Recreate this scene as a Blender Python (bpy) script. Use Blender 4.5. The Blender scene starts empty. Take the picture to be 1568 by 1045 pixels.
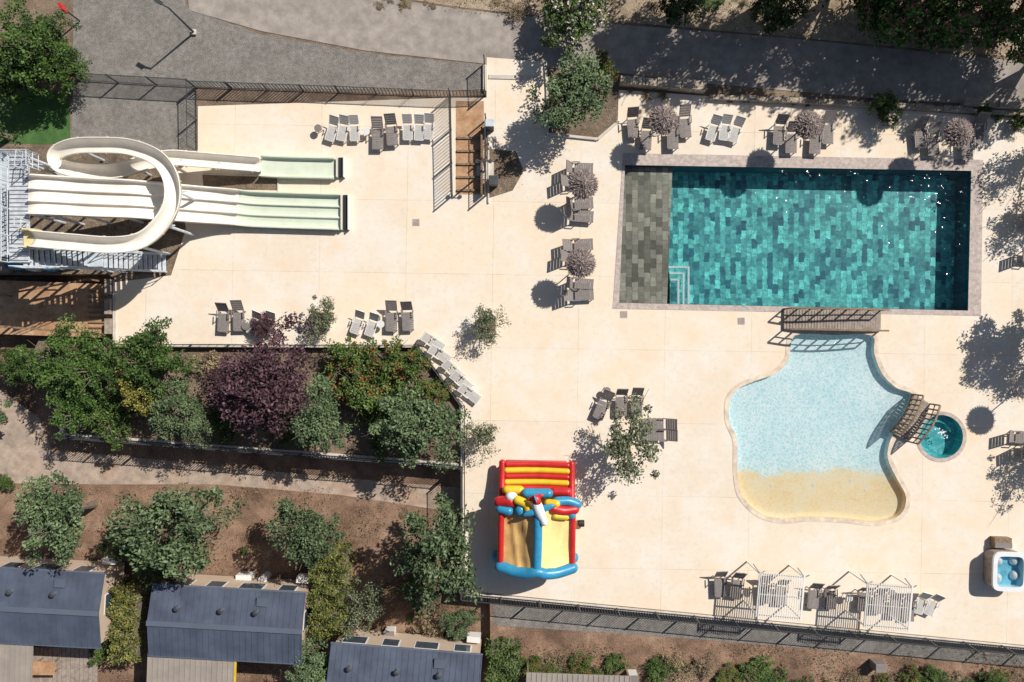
import bpy, math, random
import numpy as np
from mathutils import Vector, Matrix
random.seed(7); RNG=np.random.default_rng(7)
scene=bpy.context.scene
S=26.0; H=40.2; CX,CY=784.0,522.5
LOW=-1.5; BANK=-.8
def G(px,py,h=0.0):
    k=(1-h/H)/S
    return ((px-CX)*k,(CY-py)*k)
def G3(px,py,h=0.0):
    a=G(px,py,h); return Vector((a[0],a[1],h))

# ------------------------------------------------------------ materials
def new_mat(name):
    m=bpy.data.materials.new(name); m.use_nodes=True
    nt=m.node_tree; b=nt.nodes['Principled BSDF']
    return m,nt,b
def N(nt,t,**kw):
    n=nt.nodes.new(t)
    for k,v in kw.items(): setattr(n,k,v)
    return n
def coords(nt,obj=True):
    if obj: return N(nt,'ShaderNodeTexCoord').outputs['Object']
    return N(nt,'ShaderNodeNewGeometry').outputs['Position']
def noise(nt,co,scale,detail=4,rough=.6):
    n=N(nt,'ShaderNodeTexNoise'); n.inputs['Scale'].default_value=scale
    n.inputs['Detail'].default_value=detail; n.inputs['Roughness'].default_value=rough
    nt.links.new(co,n.inputs['Vector']); return n.outputs['Fac']
def ramp(nt,fac,stops):
    r=N(nt,'ShaderNodeValToRGB'); el=r.color_ramp.elements
    while len(el)<len(stops): el.new(.5)
    for e,(p,c) in zip(el,stops):
        e.position=p; e.color=(*c,1) if len(c)==3 else c
    nt.links.new(fac,r.inputs['Fac']); return r.outputs['Color']
def mix(nt,fac,a,b,mode='MIX'):
    m=N(nt,'ShaderNodeMix',data_type='RGBA',blend_type=mode)
    for s,i in ((fac,0),(a,6),(b,7)):
        if hasattr(s,'links'): nt.links.new(s,m.inputs[i])
        elif i==0: m.inputs[0].default_value=s
        else: m.inputs[i].default_value=(*s,1)
    return m.outputs[2]
def bump(nt,b,fac,strength=.3,dist=.02):
    n=N(nt,'ShaderNodeBump'); n.inputs['Strength'].default_value=strength
    n.inputs['Distance'].default_value=dist
    nt.links.new(fac,n.inputs['Height']); nt.links.new(n.outputs[0],b.inputs['Normal'])
def simple(name,c,rough=.6,var=.25,scale=3,metal=0,bmp=.1,world=False,fine=40):
    m,nt,b=new_mat(name); co=coords(nt,not world)
    f=noise(nt,co,scale,3)
    lo=tuple(x*(1-var) for x in c); hi=tuple(min(1,x*(1+var)) for x in c)
    col=ramp(nt,f,[(.3,lo),(.7,hi)])
    nt.links.new(col,b.inputs['Base Color'])
    b.inputs['Roughness'].default_value=rough; b.inputs['Metallic'].default_value=metal
    if bmp>.12: bump(nt,b,noise(nt,co,fine,2),bmp,.02)
    return m
def ground_mat(name,stops,scale=1.2,fine=18,finec=.35,bmp=.5,detail=5):
    m,nt,b=new_mat(name); co=coords(nt,False)
    big=noise(nt,co,scale,detail,.62); fi=noise(nt,co,fine,2,.7); mid=noise(nt,co,scale*4.3,3,.6)
    col=ramp(nt,big,stops)
    dk=ramp(nt,fi,[(.3,(1-finec,)*3),(.7,(1+finec*.5,)*3)])
    col=mix(nt,1.0,col,dk,'MULTIPLY')
    dk2=ramp(nt,mid,[(.35,(.78,.78,.78)),(.65,(1.1,1.1,1.1))])
    col=mix(nt,1.0,col,dk2,'MULTIPLY')
    nt.links.new(col,b.inputs['Base Color']); b.inputs['Roughness'].default_value=.95
    bump(nt,b,fi,bmp,.05); return m

def deck_mat():
    m,nt,b=new_mat('concrete_deck'); co=coords(nt,False)
    mp=N(nt,'ShaderNodeMapping'); nt.links.new(co,mp.inputs['Vector'])
    mp.inputs['Rotation'].default_value=(0,0,math.radians(.9)); mp.inputs['Location'].default_value=(1.2,.4,0)
    br=N(nt,'ShaderNodeTexBrick'); br.offset=0.0; br.squash=1
    br.inputs['Scale'].default_value=1; br.inputs['Mortar Size'].default_value=.018
    br.inputs['Mortar Smooth'].default_value=.5
    br.inputs['Brick Width'].default_value=5.1; br.inputs['Row Height'].default_value=4.3
    br.inputs['Color1'].default_value=(.86,.705,.53,1); br.inputs['Color2'].default_value=(.80,.68,.54,1)
    br.inputs['Mortar'].default_value=(.62,.49,.36,1)
    nt.links.new(mp.outputs[0],br.inputs['Vector'])
    n1=noise(nt,co,.30,4,.65); n2=noise(nt,co,3.2,4,.7)
    c=mix(nt,ramp(nt,n1,[(.42,(0,0,0)),(.62,(.8,.8,.8))]),br.outputs['Color'],(.84,.76,.66))
    nw=noise(nt,co,.8,5,.7)
    c=mix(nt,ramp(nt,nw,[(.50,(0,0,0)),(.72,(.5,.5,.5))]),c,(.84,.60,.40))
    c=mix(nt,1.0,c,ramp(nt,n2,[(.25,(.90,.90,.89)),(.5,(1,1,1)),(.75,(1.04,1.04,1.04))]),'MULTIPLY')
    n4=noise(nt,co,1.5,6,.8)
    c=mix(nt,ramp(nt,n4,[(.59,(0,0,0)),(.74,(.5,.5,.5))]),c,(.60,.53,.46))
    n5=noise(nt,co,11,3,.8)
    c=mix(nt,ramp(nt,n5,[(.65,(0,0,0)),(.76,(.4,.4,.4))]),c,(.50,.40,.30))
    nt.links.new(c,b.inputs['Base Color']); b.inputs['Roughness'].default_value=.9
    b.inputs['Specular IOR Level'].default_value=.2
    return m
DECK=deck_mat()
SOIL=ground_mat('dry_soil',[(.28,(.09,.062,.04)),(.42,(.21,.125,.08)),(.58,(.36,.22,.145)),(.75,(.46,.33,.22))],.4,16,.5,.8)
PATH=ground_mat('dirt_path',[(.3,(.40,.31,.24)),(.5,(.50,.385,.30)),(.7,(.42,.27,.18))],.5,20,.25,.4)
GRAVEL=ground_mat('gravel',[(.3,(.27,.245,.215)),(.7,(.38,.345,.31))],.8,24,.75,1.0)
ASPH=ground_mat('asphalt_old',[(.3,(.33,.285,.245)),(.5,(.39,.335,.29)),(.7,(.45,.385,.33))],.35,35,.2,.3)
VERGE=ground_mat('dry_verge',[(.3,(.28,.20,.12)),(.5,(.46,.35,.24)),(.7,(.52,.41,.30))],.7,16,.45,.8)
PLAT=ground_mat('earth_bank',[(.3,(.18,.12,.08)),(.7,(.36,.26,.18))],.6,16,.5,.8)
MULCH=ground_mat('bed_mulch',[(.3,(.14,.10,.068)),(.7,(.33,.24,.165))],.8,14,.6,.8)
CLAY=ground_mat('clay_ground',[(.3,(.44,.23,.12)),(.7,(.64,.40,.23))],.7,18,.3,.4)
TURF=ground_mat('turf',[(.3,(.05,.13,.03)),(.7,(.09,.19,.05))],.6,30,.3,.3)
STONE=ground_mat('stone_wall',[(.3,(.36,.30,.23)),(.5,(.50,.41,.32)),(.7,(.60,.49,.38))],1.5,14,.4,.8)
CONC=simple('pale_concrete',(.62,.55,.47),.85,.15,1.5,world=True)
COPE=ground_mat('coping_stone',[(.3,(.50,.41,.365)),(.7,(.63,.52,.455))],1.0,10,.12,.2)
STEEL=simple('dark_steel',(.06,.062,.065),.5,.2)
GALV=simple('galvanised_steel',(.56,.60,.64),.5,.2)
GREYF=simple('lounger_frame',(.24,.205,.19),.5,.1)
FABD=simple('sling_fabric',(.25,.215,.20),.85,.15,8)
FABL=simple('pale_sling',(.52,.49,.46),.8,.12,8)
WHT=simple('white_plastic',(.78,.75,.71),.4,.05)
FIB=simple('fibreglass_cream',(.80,.74,.65),.28,.09,1.2)
FIBG=simple('runout_green',(.68,.73,.58),.22,.06,1.5)
FIBY=simple('start_tub_yellow',(.74,.62,.34),.35,.08,1.5)
WOOD=simple('weathered_wood',(.33,.27,.225),.8,.3,5,bmp=.3)
WOOD2=simple('brown_wood',(.24,.16,.095),.75,.3,5,bmp=.3)
BARK=simple('bark',(.18,.145,.11),.9,.35,8,bmp=.5)
ROOFB=simple('roof_sheet_slate',(.085,.10,.14),.5,.25,.7)
ROOFR=simple('roof_rib_light',(.115,.135,.175),.5,.1,.8)
TAUPE=simple('taupe_sheet',(.34,.29,.245),.6,.12,1)
SIDING=simple('cream_siding',(.56,.43,.32),.7,.08,1)
GLASSM=simple('window_glass',(.05,.07,.09),.08,.1,bmp=0)
RED=simple('pvc_red',(.55,.02,.02),.38,.15,2); YEL=simple('pvc_yellow',(.80,.52,.03),.38,.1,2)
PYEL=simple('pvc_pale_yellow',(.88,.68,.28),.42,.1,2); BLU=simple('pvc_blue',(.035,.27,.46),.35,.15,2)
ORG_SHADE=simple('tarp_shaded_orange',(.62,.38,.14),.5,.15,2); WPV=simple('pvc_white',(.80,.80,.80),.4,.05)
BLACK=simple('black_rubber',(.02,.02,.02),.5,.1)

def tile_mat(name,c1,c2,mort,rot=90,w=.66,h=.33,wob=.03,cc=.2,rough=.5,patch=0):
    m,nt,b=new_mat(name); co=coords(nt,False)
    nz=N(nt,'ShaderNodeTexNoise'); nz.inputs['Scale'].default_value=2.8; nz.inputs['Detail'].default_value=3
    nt.links.new(co,nz.inputs['Vector'])
    vm=N(nt,'ShaderNodeVectorMath',operation='SCALE'); nt.links.new(nz.outputs['Color'],vm.inputs[0]); vm.inputs['Scale'].default_value=wob*6
    va=N(nt,'ShaderNodeVectorMath',operation='ADD'); nt.links.new(co,va.inputs[0]); nt.links.new(vm.outputs[0],va.inputs[1])
    mp=N(nt,'ShaderNodeMapping'); nt.links.new(va.outputs[0],mp.inputs['Vector']); mp.inputs['Rotation'].default_value=(0,0,math.radians(rot))
    br=N(nt,'ShaderNodeTexBrick'); br.offset=.5
    br.inputs['Scale'].default_value=1; br.inputs['Mortar Size'].default_value=.010
    br.inputs['Brick Width'].default_value=w; br.inputs['Row Height'].default_value=h
    br.inputs['Color1'].default_value=(*c1,1); br.inputs['Color2'].default_value=(*c2,1); br.inputs['Mortar'].default_value=(*mort,1)
    nt.links.new(mp.outputs[0],br.inputs['Vector'])
    f=noise(nt,va.outputs[0],4,3)
    c=mix(nt,1.0,br.outputs['Color'],ramp(nt,f,[(.3,(1-cc,)*3),(.7,(1+cc,)*3)]),'MULTIPLY')
    if patch:
        p=noise(nt,co,1.6,3,.7)
        c=mix(nt,1.0,c,ramp(nt,p,[(.3,(1-patch,1-patch*.8,1-patch*.7)),(.7,(1+patch,)*3)]),'MULTIPLY')
    nt.links.new(c,b.inputs['Base Color']); b.inputs['Roughness'].default_value=rough
    return m
TDEEP=tile_mat('green_stone_tile',(.006,.12,.17),(.20,.76,.68),(.03,.27,.29),90,.55,.32,.045,.4,.5,.25)  # mottle and patches paint ripple light and dark into the tile colour
TSHAL=tile_mat('grey_stone_tile',(.15,.115,.085),(.54,.43,.34),(.14,.12,.09),90,.55,.36,.02)
TWALL=tile_mat('pool_wall_tile',(.02,.08,.13),(.05,.14,.19),(.02,.07,.08),0)

def water_mat(name,tint,bscale=3.,bs=.05):
    m=bpy.data.materials.new(name); m.use_nodes=True; nt=m.node_tree; nt.nodes.clear()
    out=N(nt,'ShaderNodeOutputMaterial'); tr=N(nt,'ShaderNodeBsdfTransparent'); gl=N(nt,'ShaderNodeBsdfGlossy')
    tr.inputs[0].default_value=(*tint,1); gl.inputs['Roughness'].default_value=.06
    co=coords(nt,False); a=noise(nt,co,bscale,2,.55)
    bp=N(nt,'ShaderNodeBump'); bp.inputs['Strength'].default_value=bs; bp.inputs['Distance'].default_value=.12
    nt.links.new(a,bp.inputs['Height'])
    fr=N(nt,'ShaderNodeFresnel'); fr.inputs['IOR'].default_value=1.33
    nt.links.new(bp.outputs[0],gl.inputs['Normal'])
    ms=N(nt,'ShaderNodeMixShader'); nt.links.new(fr.outputs[0],ms.inputs[0]); nt.links.new(tr.outputs[0],ms.inputs[1]); nt.links.new(gl.outputs[0],ms.inputs[2])
    nt.links.new(ms.outputs[0],out.inputs[0]); return m
WATER=water_mat('pool_water',(.88,.97,.98),3,.6); WATER2=water_mat('shallow_water',(.965,.99,.995),5,.5)

def kid_mat():
    m,nt,b=new_mat('childrens_pool_floor'); co=coords(nt,False)
    sp=N(nt,'ShaderNodeSeparateXYZ'); nt.links.new(co,sp.inputs[0])
    n=noise(nt,co,.8,4) 
    ma=N(nt,'ShaderNodeMath',operation='MULTIPLY_ADD'); nt.links.new(n,ma.inputs[0]); ma.inputs[1].default_value=2.2; nt.links.new(sp.outputs['Y'],ma.inputs[2])
    mr=N(nt,'ShaderNodeMapRange'); nt.links.new(ma.outputs[0],mr.inputs[0]); mr.inputs[1].default_value=-6.95; mr.inputs[2].default_value=-6.5
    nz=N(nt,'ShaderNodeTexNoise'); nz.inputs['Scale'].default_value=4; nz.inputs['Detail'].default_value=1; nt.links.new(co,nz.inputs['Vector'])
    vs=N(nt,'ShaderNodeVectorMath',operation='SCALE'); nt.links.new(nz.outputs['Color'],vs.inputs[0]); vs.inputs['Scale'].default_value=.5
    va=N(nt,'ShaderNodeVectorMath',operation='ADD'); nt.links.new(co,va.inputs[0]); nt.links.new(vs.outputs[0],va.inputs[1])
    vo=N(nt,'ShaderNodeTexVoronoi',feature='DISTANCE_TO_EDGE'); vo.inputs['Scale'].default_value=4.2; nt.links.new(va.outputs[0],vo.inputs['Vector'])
    fac=ramp(nt,vo.outputs[0],[(0,(1,1,1)),(.16,(.25,.25,.25)),(.3,(0,0,0))])  # pale cell edges paint water caustics into the blue and sand floor colours
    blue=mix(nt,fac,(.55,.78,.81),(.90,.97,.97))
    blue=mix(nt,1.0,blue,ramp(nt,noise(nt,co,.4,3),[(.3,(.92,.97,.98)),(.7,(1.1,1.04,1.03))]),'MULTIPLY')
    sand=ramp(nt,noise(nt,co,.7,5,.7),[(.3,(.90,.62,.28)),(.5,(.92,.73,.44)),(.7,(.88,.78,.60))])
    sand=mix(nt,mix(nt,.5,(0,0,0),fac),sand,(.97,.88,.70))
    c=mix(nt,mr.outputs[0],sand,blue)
    nt.links.new(c,b.inputs['Base Color']); b.inputs['Roughness'].default_value=.6; return m
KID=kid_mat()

def leaf_mat(name):
    m,nt,b=new_mat(name)
    at=N(nt,'ShaderNodeAttribute'); at.attribute_name='Col'
    oi=N(nt,'ShaderNodeObjectInfo'); hs=N(nt,'ShaderNodeHueSaturation')
    mr=N(nt,'ShaderNodeMapRange'); nt.links.new(oi.outputs['Random'],mr.inputs[0]); mr.inputs[3].default_value=.82; mr.inputs[4].default_value=1.15
    nt.links.new(mr.outputs[0],hs.inputs['Value']); nt.links.new(at.outputs['Color'],hs.inputs['Color'])
    nt.links.new(hs.outputs[0],b.inputs['Base Color']); b.inputs['Roughness'].default_value=.55
    b.inputs['Specular IOR Level'].default_value=.25
    return m
LEAF=leaf_mat('leaves')

# ------------------------------------------------------------ mesh builder
class B:
    def __init__(s): s.v=[];s.f=[];s.m=[];s.mats=[]
    def mi(s,mat):
        if mat not in s.mats: s.mats.append(mat)
        return s.mats.index(mat)
    def add(s,vs,fs,mat):
        o=len(s.v); s.v+= [tuple(v) for v in vs]; k=s.mi(mat)
        for f in fs: s.f.append(tuple(i+o for i in f)); s.m.append(k)
    def box(s,c,d,mat,rz=0,M=None):
        hx,hy,hz=d[0]/2,d[1]/2,d[2]/2
        vs=[Vector((x,y,z)) for x in(-hx,hx) for y in(-hy,hy) for z in(-hz,hz)]
        R=M if M is not None else Matrix.Rotation(rz,3,'Z')
        vs=[R@v+Vector(c) for v in vs]
        s.add(vs,[(0,1,3,2),(4,6,7,5),(0,4,5,1),(2,3,7,6),(0,2,6,4),(1,5,7,3)],mat)
    def beam(s,p,q,w,h,mat):
        p=Vector(p);q=Vector(q);d=q-p;L=d.length
        if L<1e-6:return
        R=d.to_track_quat('X','Z').to_matrix(); s.box((p+q)/2,(L,w,h),mat,M=R)
    def tube(s,p,q,r0,r1,mat,n=7,cap=True):
        p=Vector(p);q=Vector(q);d=(q-p)
        if d.length<1e-6:return
        R=d.to_track_quat('Z','Y').to_matrix(); vs=[]
        for c,r in((p,r0),(q,r1)):
            for i in range(n):
                a=2*math.pi*i/n; vs.append(R@Vector((math.cos(a)*r,math.sin(a)*r,0))+c)
        fs=[(i,(i+1)%n,n+(i+1)%n,n+i) for i in range(n)]
        if cap: fs+= [tuple(range(n))[::-1],tuple(range(n,2*n))]
        s.add(vs,fs,mat)
    def ball(s,c,r,mat,n=12,m=8,M=None):
        c=Vector(c); r=r if hasattr(r,'__len__') else (r,r,r); vs=[];fs=[]
        for j in range(m+1):
            t=math.pi*j/m
            for i in range(n):
                a=2*math.pi*i/n; v=Vector((r[0]*math.sin(t)*math.cos(a),r[1]*math.sin(t)*math.sin(a),r[2]*math.cos(t)))
                vs.append(c+(M@v if M is not None else v))
        for j in range(m):
            for i in range(n):
                fs.append((j*n+i,(j+1)*n+i,(j+1)*n+(i+1)%n,j*n+(i+1)%n))
        s.add(vs,fs,mat)
    def mesh(s,name,smooth=False):
        me=bpy.data.meshes.new(name); me.from_pydata(s.v,[],s.f)
        for m in s.mats: me.materials.append(m)
        me.polygons.foreach_set('material_index',s.m)
        if smooth: me.polygons.foreach_set('use_smooth',[True]*len(s.f))
        me.update(); return me
    def obj(s,name,smooth=False,parent=None,bevel=0):
        o=put(name,s.mesh(name,smooth)); 
        if parent: o.parent=parent
        if bevel:
            b=o.modifiers.new('bevel','BEVEL'); b.width=bevel; b.segments=3; b.limit_method='ANGLE'
        return o
def put(name,me,loc=(0,0,0),rz=0,sc=1):
    o=bpy.data.objects.new(name,me); scene.collection.objects.link(o); o.location=loc
    o.rotation_euler=(0,0,rz); o.scale=(sc,sc,sc) if not hasattr(sc,'__len__') else sc
    return o
def empty(name,loc=(0,0,0),rz=0,sc=1):
    return put(name,None,loc,rz,sc)
def flat(name,pts,z,mat,parent=None):
    b=B(); a=sum(pts[i][0]*pts[(i+1)%len(pts)][1]-pts[(i+1)%len(pts)][0]*pts[i][1] for i in range(len(pts)))
    if a<0: pts=pts[::-1]
    b.add([(p[0],p[1],z) for p in pts],[tuple(range(len(pts)))],mat); return b.obj(name,parent=parent)

def slab(name,outer,holes,ztop,zbot,mat,parent=None):
    cu=bpy.data.curves.new(name,'CURVE'); cu.dimensions='2D'; cu.fill_mode='BOTH'
    for poly in [outer]+holes:
        sp=cu.splines.new('POLY'); sp.points.add(len(poly)-1)
        for p,q in zip(sp.points,poly): p.co=(q[0],q[1],0,1)
        sp.use_cyclic_u=True
    cu.extrude=(ztop-zbot)/2
    t=bpy.data.objects.new('tmp',cu); scene.collection.objects.link(t)
    dg=bpy.context.evaluated_depsgraph_get()
    me=bpy.data.meshes.new_from_object(t.evaluated_get(dg)); bpy.data.objects.remove(t)
    me.materials.clear(); me.materials.append(mat)
    o=put(name,me,(0,0,(ztop+zbot)/2)); 
    if parent:o.parent=parent
    return o
def sheet(name,pxs,z,mat,parent=None):
    return flat(name,[G(x,y,z) for x,y in pxs],z,mat,parent)
def cr(pts,n=6,closed=False):
    P=[np.array(p,float) for p in pts]; out=[]; L=len(P)
    rng=range(L) if closed else range(L-1)
    for i in rng:
        if closed: a,b,c,d=P[i-1],P[i],P[(i+1)%L],P[(i+2)%L]
        else: a,b,c,d=P[max(i-1,0)],P[i],P[i+1],P[min(i+2,L-1)]
        for k in range(n):
            t=k/n; out.append(.5*((2*b)+(-a+c)*t+(2*a-5*b+4*c-d)*t*t+(-a+3*b-3*c+d)*t**3))
    if not closed: out.append(P[-1])
    return [tuple(p) for p in out]
def ribbon(b,pts,z0,z1,mat,closed=True):
    n=len(pts); vs=[(p[0],p[1],z) for p in pts for z in(z0,z1)]
    fs=[(2*i,2*((i+1)%n),2*((i+1)%n)+1,2*i+1) for i in range(n if closed else n-1)]
    b.add(vs,fs,mat)
def offset(pts,d):
    n=len(pts); out=[]
    area=sum(pts[i][0]*pts[(i+1)%n][1]-pts[(i+1)%n][0]*pts[i][1] for i in range(n))
    s=1 if area>0 else -1
    for i in range(n):
        a=Vector(pts[i-1]);c=Vector(pts[(i+1)%n]); t=(c-a)
        if t.length<1e-9: t=Vector((1,0))
        t.normalize(); out.append((pts[i][0]+t.y*d*s,pts[i][1]-t.x*d*s))
    return out

# ------------------------------------------------------------ pools
pool=[G(957,253),G(1487,262),G(1482,476),G(948,464)]
pool_out=[G(954,235),G(1505,245),G(1502,484),G(938,473)]
kidpx=[(1217,514),(1275,513),(1334,514),(1338,540),(1350,572),(1372,594),(1398,606),(1384,640),(1364,672),(1359,702),(1374,735),(1387,762),(1378,788),(1345,799),(1290,794),(1240,792),(1200,795),(1165,787),(1138,762),(1130,735),(1129,700),(1128,672),(1117,645),(1117,615),(1130,596),(1158,583),(1188,572),(1208,550)]
kid=[tuple(p) for p in cr([G(*p) for p in kidpx],4,True)]
kid_out=offset(kid,.26)
jc=G(1441,669); JR=1.28
jac=[(jc[0]+JR*math.cos(a*math.pi/20),jc[1]+JR*math.sin(a*math.pi/20)) for a in range(40)]
jac_out=[(jc[0]+(JR+.22)*math.cos(a*math.pi/20),jc[1]+(JR+.22)*math.sin(a*math.pi/20)) for a in range(40)]

deckpx=[(303,163),(690,150),(745,150),(745,88),(835,95),(838,140),(950,138),(1150,152),(1568,182),(2000,212),(2000,1030),(712,905),(712,622),(640,527),(178,527),(178,432),(262,422),(285,350),(262,238),(303,230)]
deck=[G(*p) for p in deckpx]
slab('pool_terrace',deck,[pool_out,kid_out,jac_out],0,-.12,DECK)
platpx=[(-3000,-4000),(5000,-4000),(5000,1330),(2000,1029),(714,903),(714,622),(641,525),(180,525),(180,432),(165,420),(-3000,420)]
slab('upper_ground',[G(*p) for p in platpx],[offset(pool,.05),offset(kid,.05),offset(jac,.05)],-.06,-1.7,PLAT)
flat('ground',[(-400,-400),(400,-400),(400,60),(-400,60)],LOW,SOIL)
slab('lower_bank',[G(x,y,BANK) for x,y in((750,912),(2400,1075),(2400,1700),(760,1700))],[],BANK,-1.6,SOIL)
P=empty('swimming_pool')
slab('coping',pool_out,[pool],.015,-.15,COPE,P)
b=B(); ribbon(b,offset(pool,-.012),.0,-1.45,TWALL); b.obj('walls',parent=P)
dz=-1.35
def lerp2(a,b_,t): return (a[0]+(b_[0]-a[0])*t,a[1]+(b_[1]-a[1])*t)
t=.142
st,sb=lerp2(pool[0],pool[1],t),lerp2(pool[3],pool[2],t)
flat('floor',[pool[3],pool[2],pool[1],pool[0]],dz,TDEEP,P)
b=B(); z=-.42
b.add([(*pool[3],z),(*sb,z),(*st,z),(*pool[0],z),(*sb,dz),(*st,dz)],[(0,1,2,3),(1,4,5,2)],TSHAL)
b.obj('shallow_shelf',parent=P)
b=B()
c0=G(1029,466)
for i in range(3):
    w=(1.25-.36*i); hh=(2.3-.40*i); zt=-.9+.22*i
    b.box((c0[0]+w/2,c0[1]+hh/2+.03,(zt+dz)/2-.002*i),(w,hh,zt-dz),TDEEP)
    b.box((c0[0]+w-.05,c0[1]+hh/2+.03,zt+.012),(.12,hh,.02),WPV); b.box((c0[0]+w/2-.05,c0[1]+hh-.02,zt+.012),(w-.1,.12,.02),WPV)
b.obj('corner_steps',parent=P)
flat('water',[pool[3],pool[2],pool[1],pool[0]],-.12,WATER,P)
b=B()
for py in(345,410):
    q=G(1447,py,0); b.box((pool[1][0]-.05,q[1],-.45),(.06,.28,.2),WHT)
b.obj('wall_lights',parent=P)
K=empty('childrens_pool')
slab('coping',kid_out,[kid],.018,-.15,simple('kid_coping',(.72,.58,.45),.8,.25,2,world=True),K)
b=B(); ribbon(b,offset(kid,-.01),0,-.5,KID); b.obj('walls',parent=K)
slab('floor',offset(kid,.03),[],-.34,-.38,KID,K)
flat('water',offset(kid,-.005),-.06,WATER2,K)
b=B()
for x,y in((1298,617),(1218,668),(1250,745),(1307,738),(1330,752),(1185,745)): q=G(x,y); b.tube((q[0],q[1],-.34),(q[0],q[1],-.32),.1,.1,WPV,12)
b.obj('floor_jets',parent=K)
J=empty('plunge_pool')
slab('coping',jac_out,[jac],.018,-.15,COPE,J)
JM=tile_mat('plunge_tile',(.06,.46,.50),(.22,.68,.68),(.1,.4,.4),20,.3,.15)
b=B(); ribbon(b,offset(jac,-.01),0,-1.0,JM); b.obj('walls',parent=J)
slab('floor',offset(jac,.03),[],-.7,-.75,JM,J)
b=B()
for i in range(20):
    a0,a1=i*math.pi*2/20*.7+.3,(i+1)*math.pi*2/20*.7+.3
    v=[(jc[0]+r*math.cos(a),jc[1]+r*math.sin(a),-.38) for r,a in((JR-.02,a0),(JR-.02,a1),(JR-.45,a1),(JR-.45,a0))]
    v+=[(x,y,-.7) for x,y,_ in v[2:]]
    b.add(v,[(0,1,2,3),(3,2,4,5)],JM)
b.obj('bench',parent=J)
flat('water',offset(jac,-.005),-.08,WATER,J)
b=B()
rq=random.Random(4)
for i in range(26):
    a=rq.uniform(0,6.28); r=rq.uniform(0,.45); b.ball((jc[0]+.05+r*math.cos(a),jc[1]+.2+r*math.sin(a),-.075),(rq.uniform(.02,.06),rq.uniform(.02,.06),.012),WPV,8,4)
b.obj('foam',parent=J)

# ------------------------------------------------------------ ground surfaces
sheet('gravel_yard',[(112,-200),(270,-200),(285,12),(395,52),(560,82),(742,100),(742,140),(300,134),(300,232),(108,228),(112,130)],-.045,GRAVEL)
sheet('access_road',[(262,-220),(470,-220),(600,-2),(700,14),(850,30),(1000,42),(1200,58),(1600,98),(2600,200),(2600,330),(1600,166),(1350,152),(1080,128),(950,112),(742,98),(560,78),(400,48),(290,16)],-.035,ASPH)
sheet('dry_verge',[(470,-220),(2600,-220),(2600,190),(1600,92),(1000,38),(850,27),(700,11),(600,-5)],-.05,VERGE)
sheet('lawn',[(-400,128),(106,140),(108,222),(-400,212)],-.05,TURF)
sheet('under_slide_ground',[(-60,222),(262,232),(285,350),(262,420),(-60,420)],-.055,MULCH)
sheet('dry_earth',[(310,268),(425,272),(424,292),(312,290)],.006,MULCH)
slab('clay_ground',[G(x,y,-.4) for x,y in((-120,425),(178,436),(178,518),(-120,508))],[],-.4,-1.6,CLAY)
sheet('dirt_path',[(-400,560),(-10,590),(60,640),(80,690),(250,705),(480,728),(760,752),(700,785),(520,758),(330,742),(150,742),(-400,735)],LOW+.006,PATH)
sheet('gravel_strip',[(755,925),(1200,955),(1800,1012),(1800,1040),(1200,990),(1000,974),(755,958)],BANK+.01,GRAVEL)
sheet('mulched_bed',[(748,228),(790,232),(802,262),(785,292),(748,304)],.006,MULCH)
sheet('tree_bed',[(838,120),(948,122),(946,185),(915,214),(836,207)],.008,MULCH)
bed=[(86,600),(96,664),(400,688),(650,708),(712,712),(712,622),(641,526),(180,526),(60,520),(40,560)]
slab('planting_bed',[G(x,y,-.3) for x,y in bed],[],-.3,-1.55,MULCH)

def wall(name,pts,h0,h1,w,mat,zp=0,seg=0,jit=0):
    b=B()
    W=[Vector(G(x,y,zp)) for x,y in pts]
    for i in range(len(W)-1):
        a,c=W[i],W[i+1]; L=(c-a).length; n=max(1,int(L/seg)) if seg else 1
        d=(c-a)/n; ang=math.atan2(d.y,d.x)
        for k in range(n):
            m=a+d*(k+.5); j=random.uniform(-jit,jit); 
            b.box((m.x,m.y+j*.5,(h0+h1+j)/2),(d.length-(.012 if seg else 0),w+j,h1-h0+j),mat,rz=ang+random.uniform(-jit,jit)*.3)
    return b.obj(name,bevel=.02)
wall('retaining_wall',[(176,432),(176,530),(640,530),(708,622),(708,909),(2000,1034)],-1.6,.07,.2,CONC)
wall('stone_wall',[(948,126),(1078,138)],-.1,.55,.5,STONE,0,.7,.06)
wall('stone_wall',[(1085,150),(1250,158),(1470,170),(1600,178),(1900,200)],-.1,.3,.3,STONE,0,.55,.05)
wall('stone_wall',[(1470,160),(1640,172)],-.1,.5,.4,STONE,0,.6,.06)
wall('planter_wall',[(86,598),(96,667),(400,690),(650,709),(708,714)],-1.6,-.1,.25,CONC,-.1)
wall('road_kerb',[(742,100),(742,140)],-.1,.12,.2,CONC)
wall('entrance_kerb',[(835,95),(838,140),(838,206),(915,214),(947,186)],-.1,.12,.16,CONC)
wall('planter_kerb',[(748,205),(748,312)],-.1,.1,.1,CONC)
wall('planter_kerb',[(312,294),(426,295),(426,270),(312,266)],0,.07,.08,CONC)
wall('gateway_step',[(748,118),(832,120)],0,.05,.25,CONC)

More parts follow.
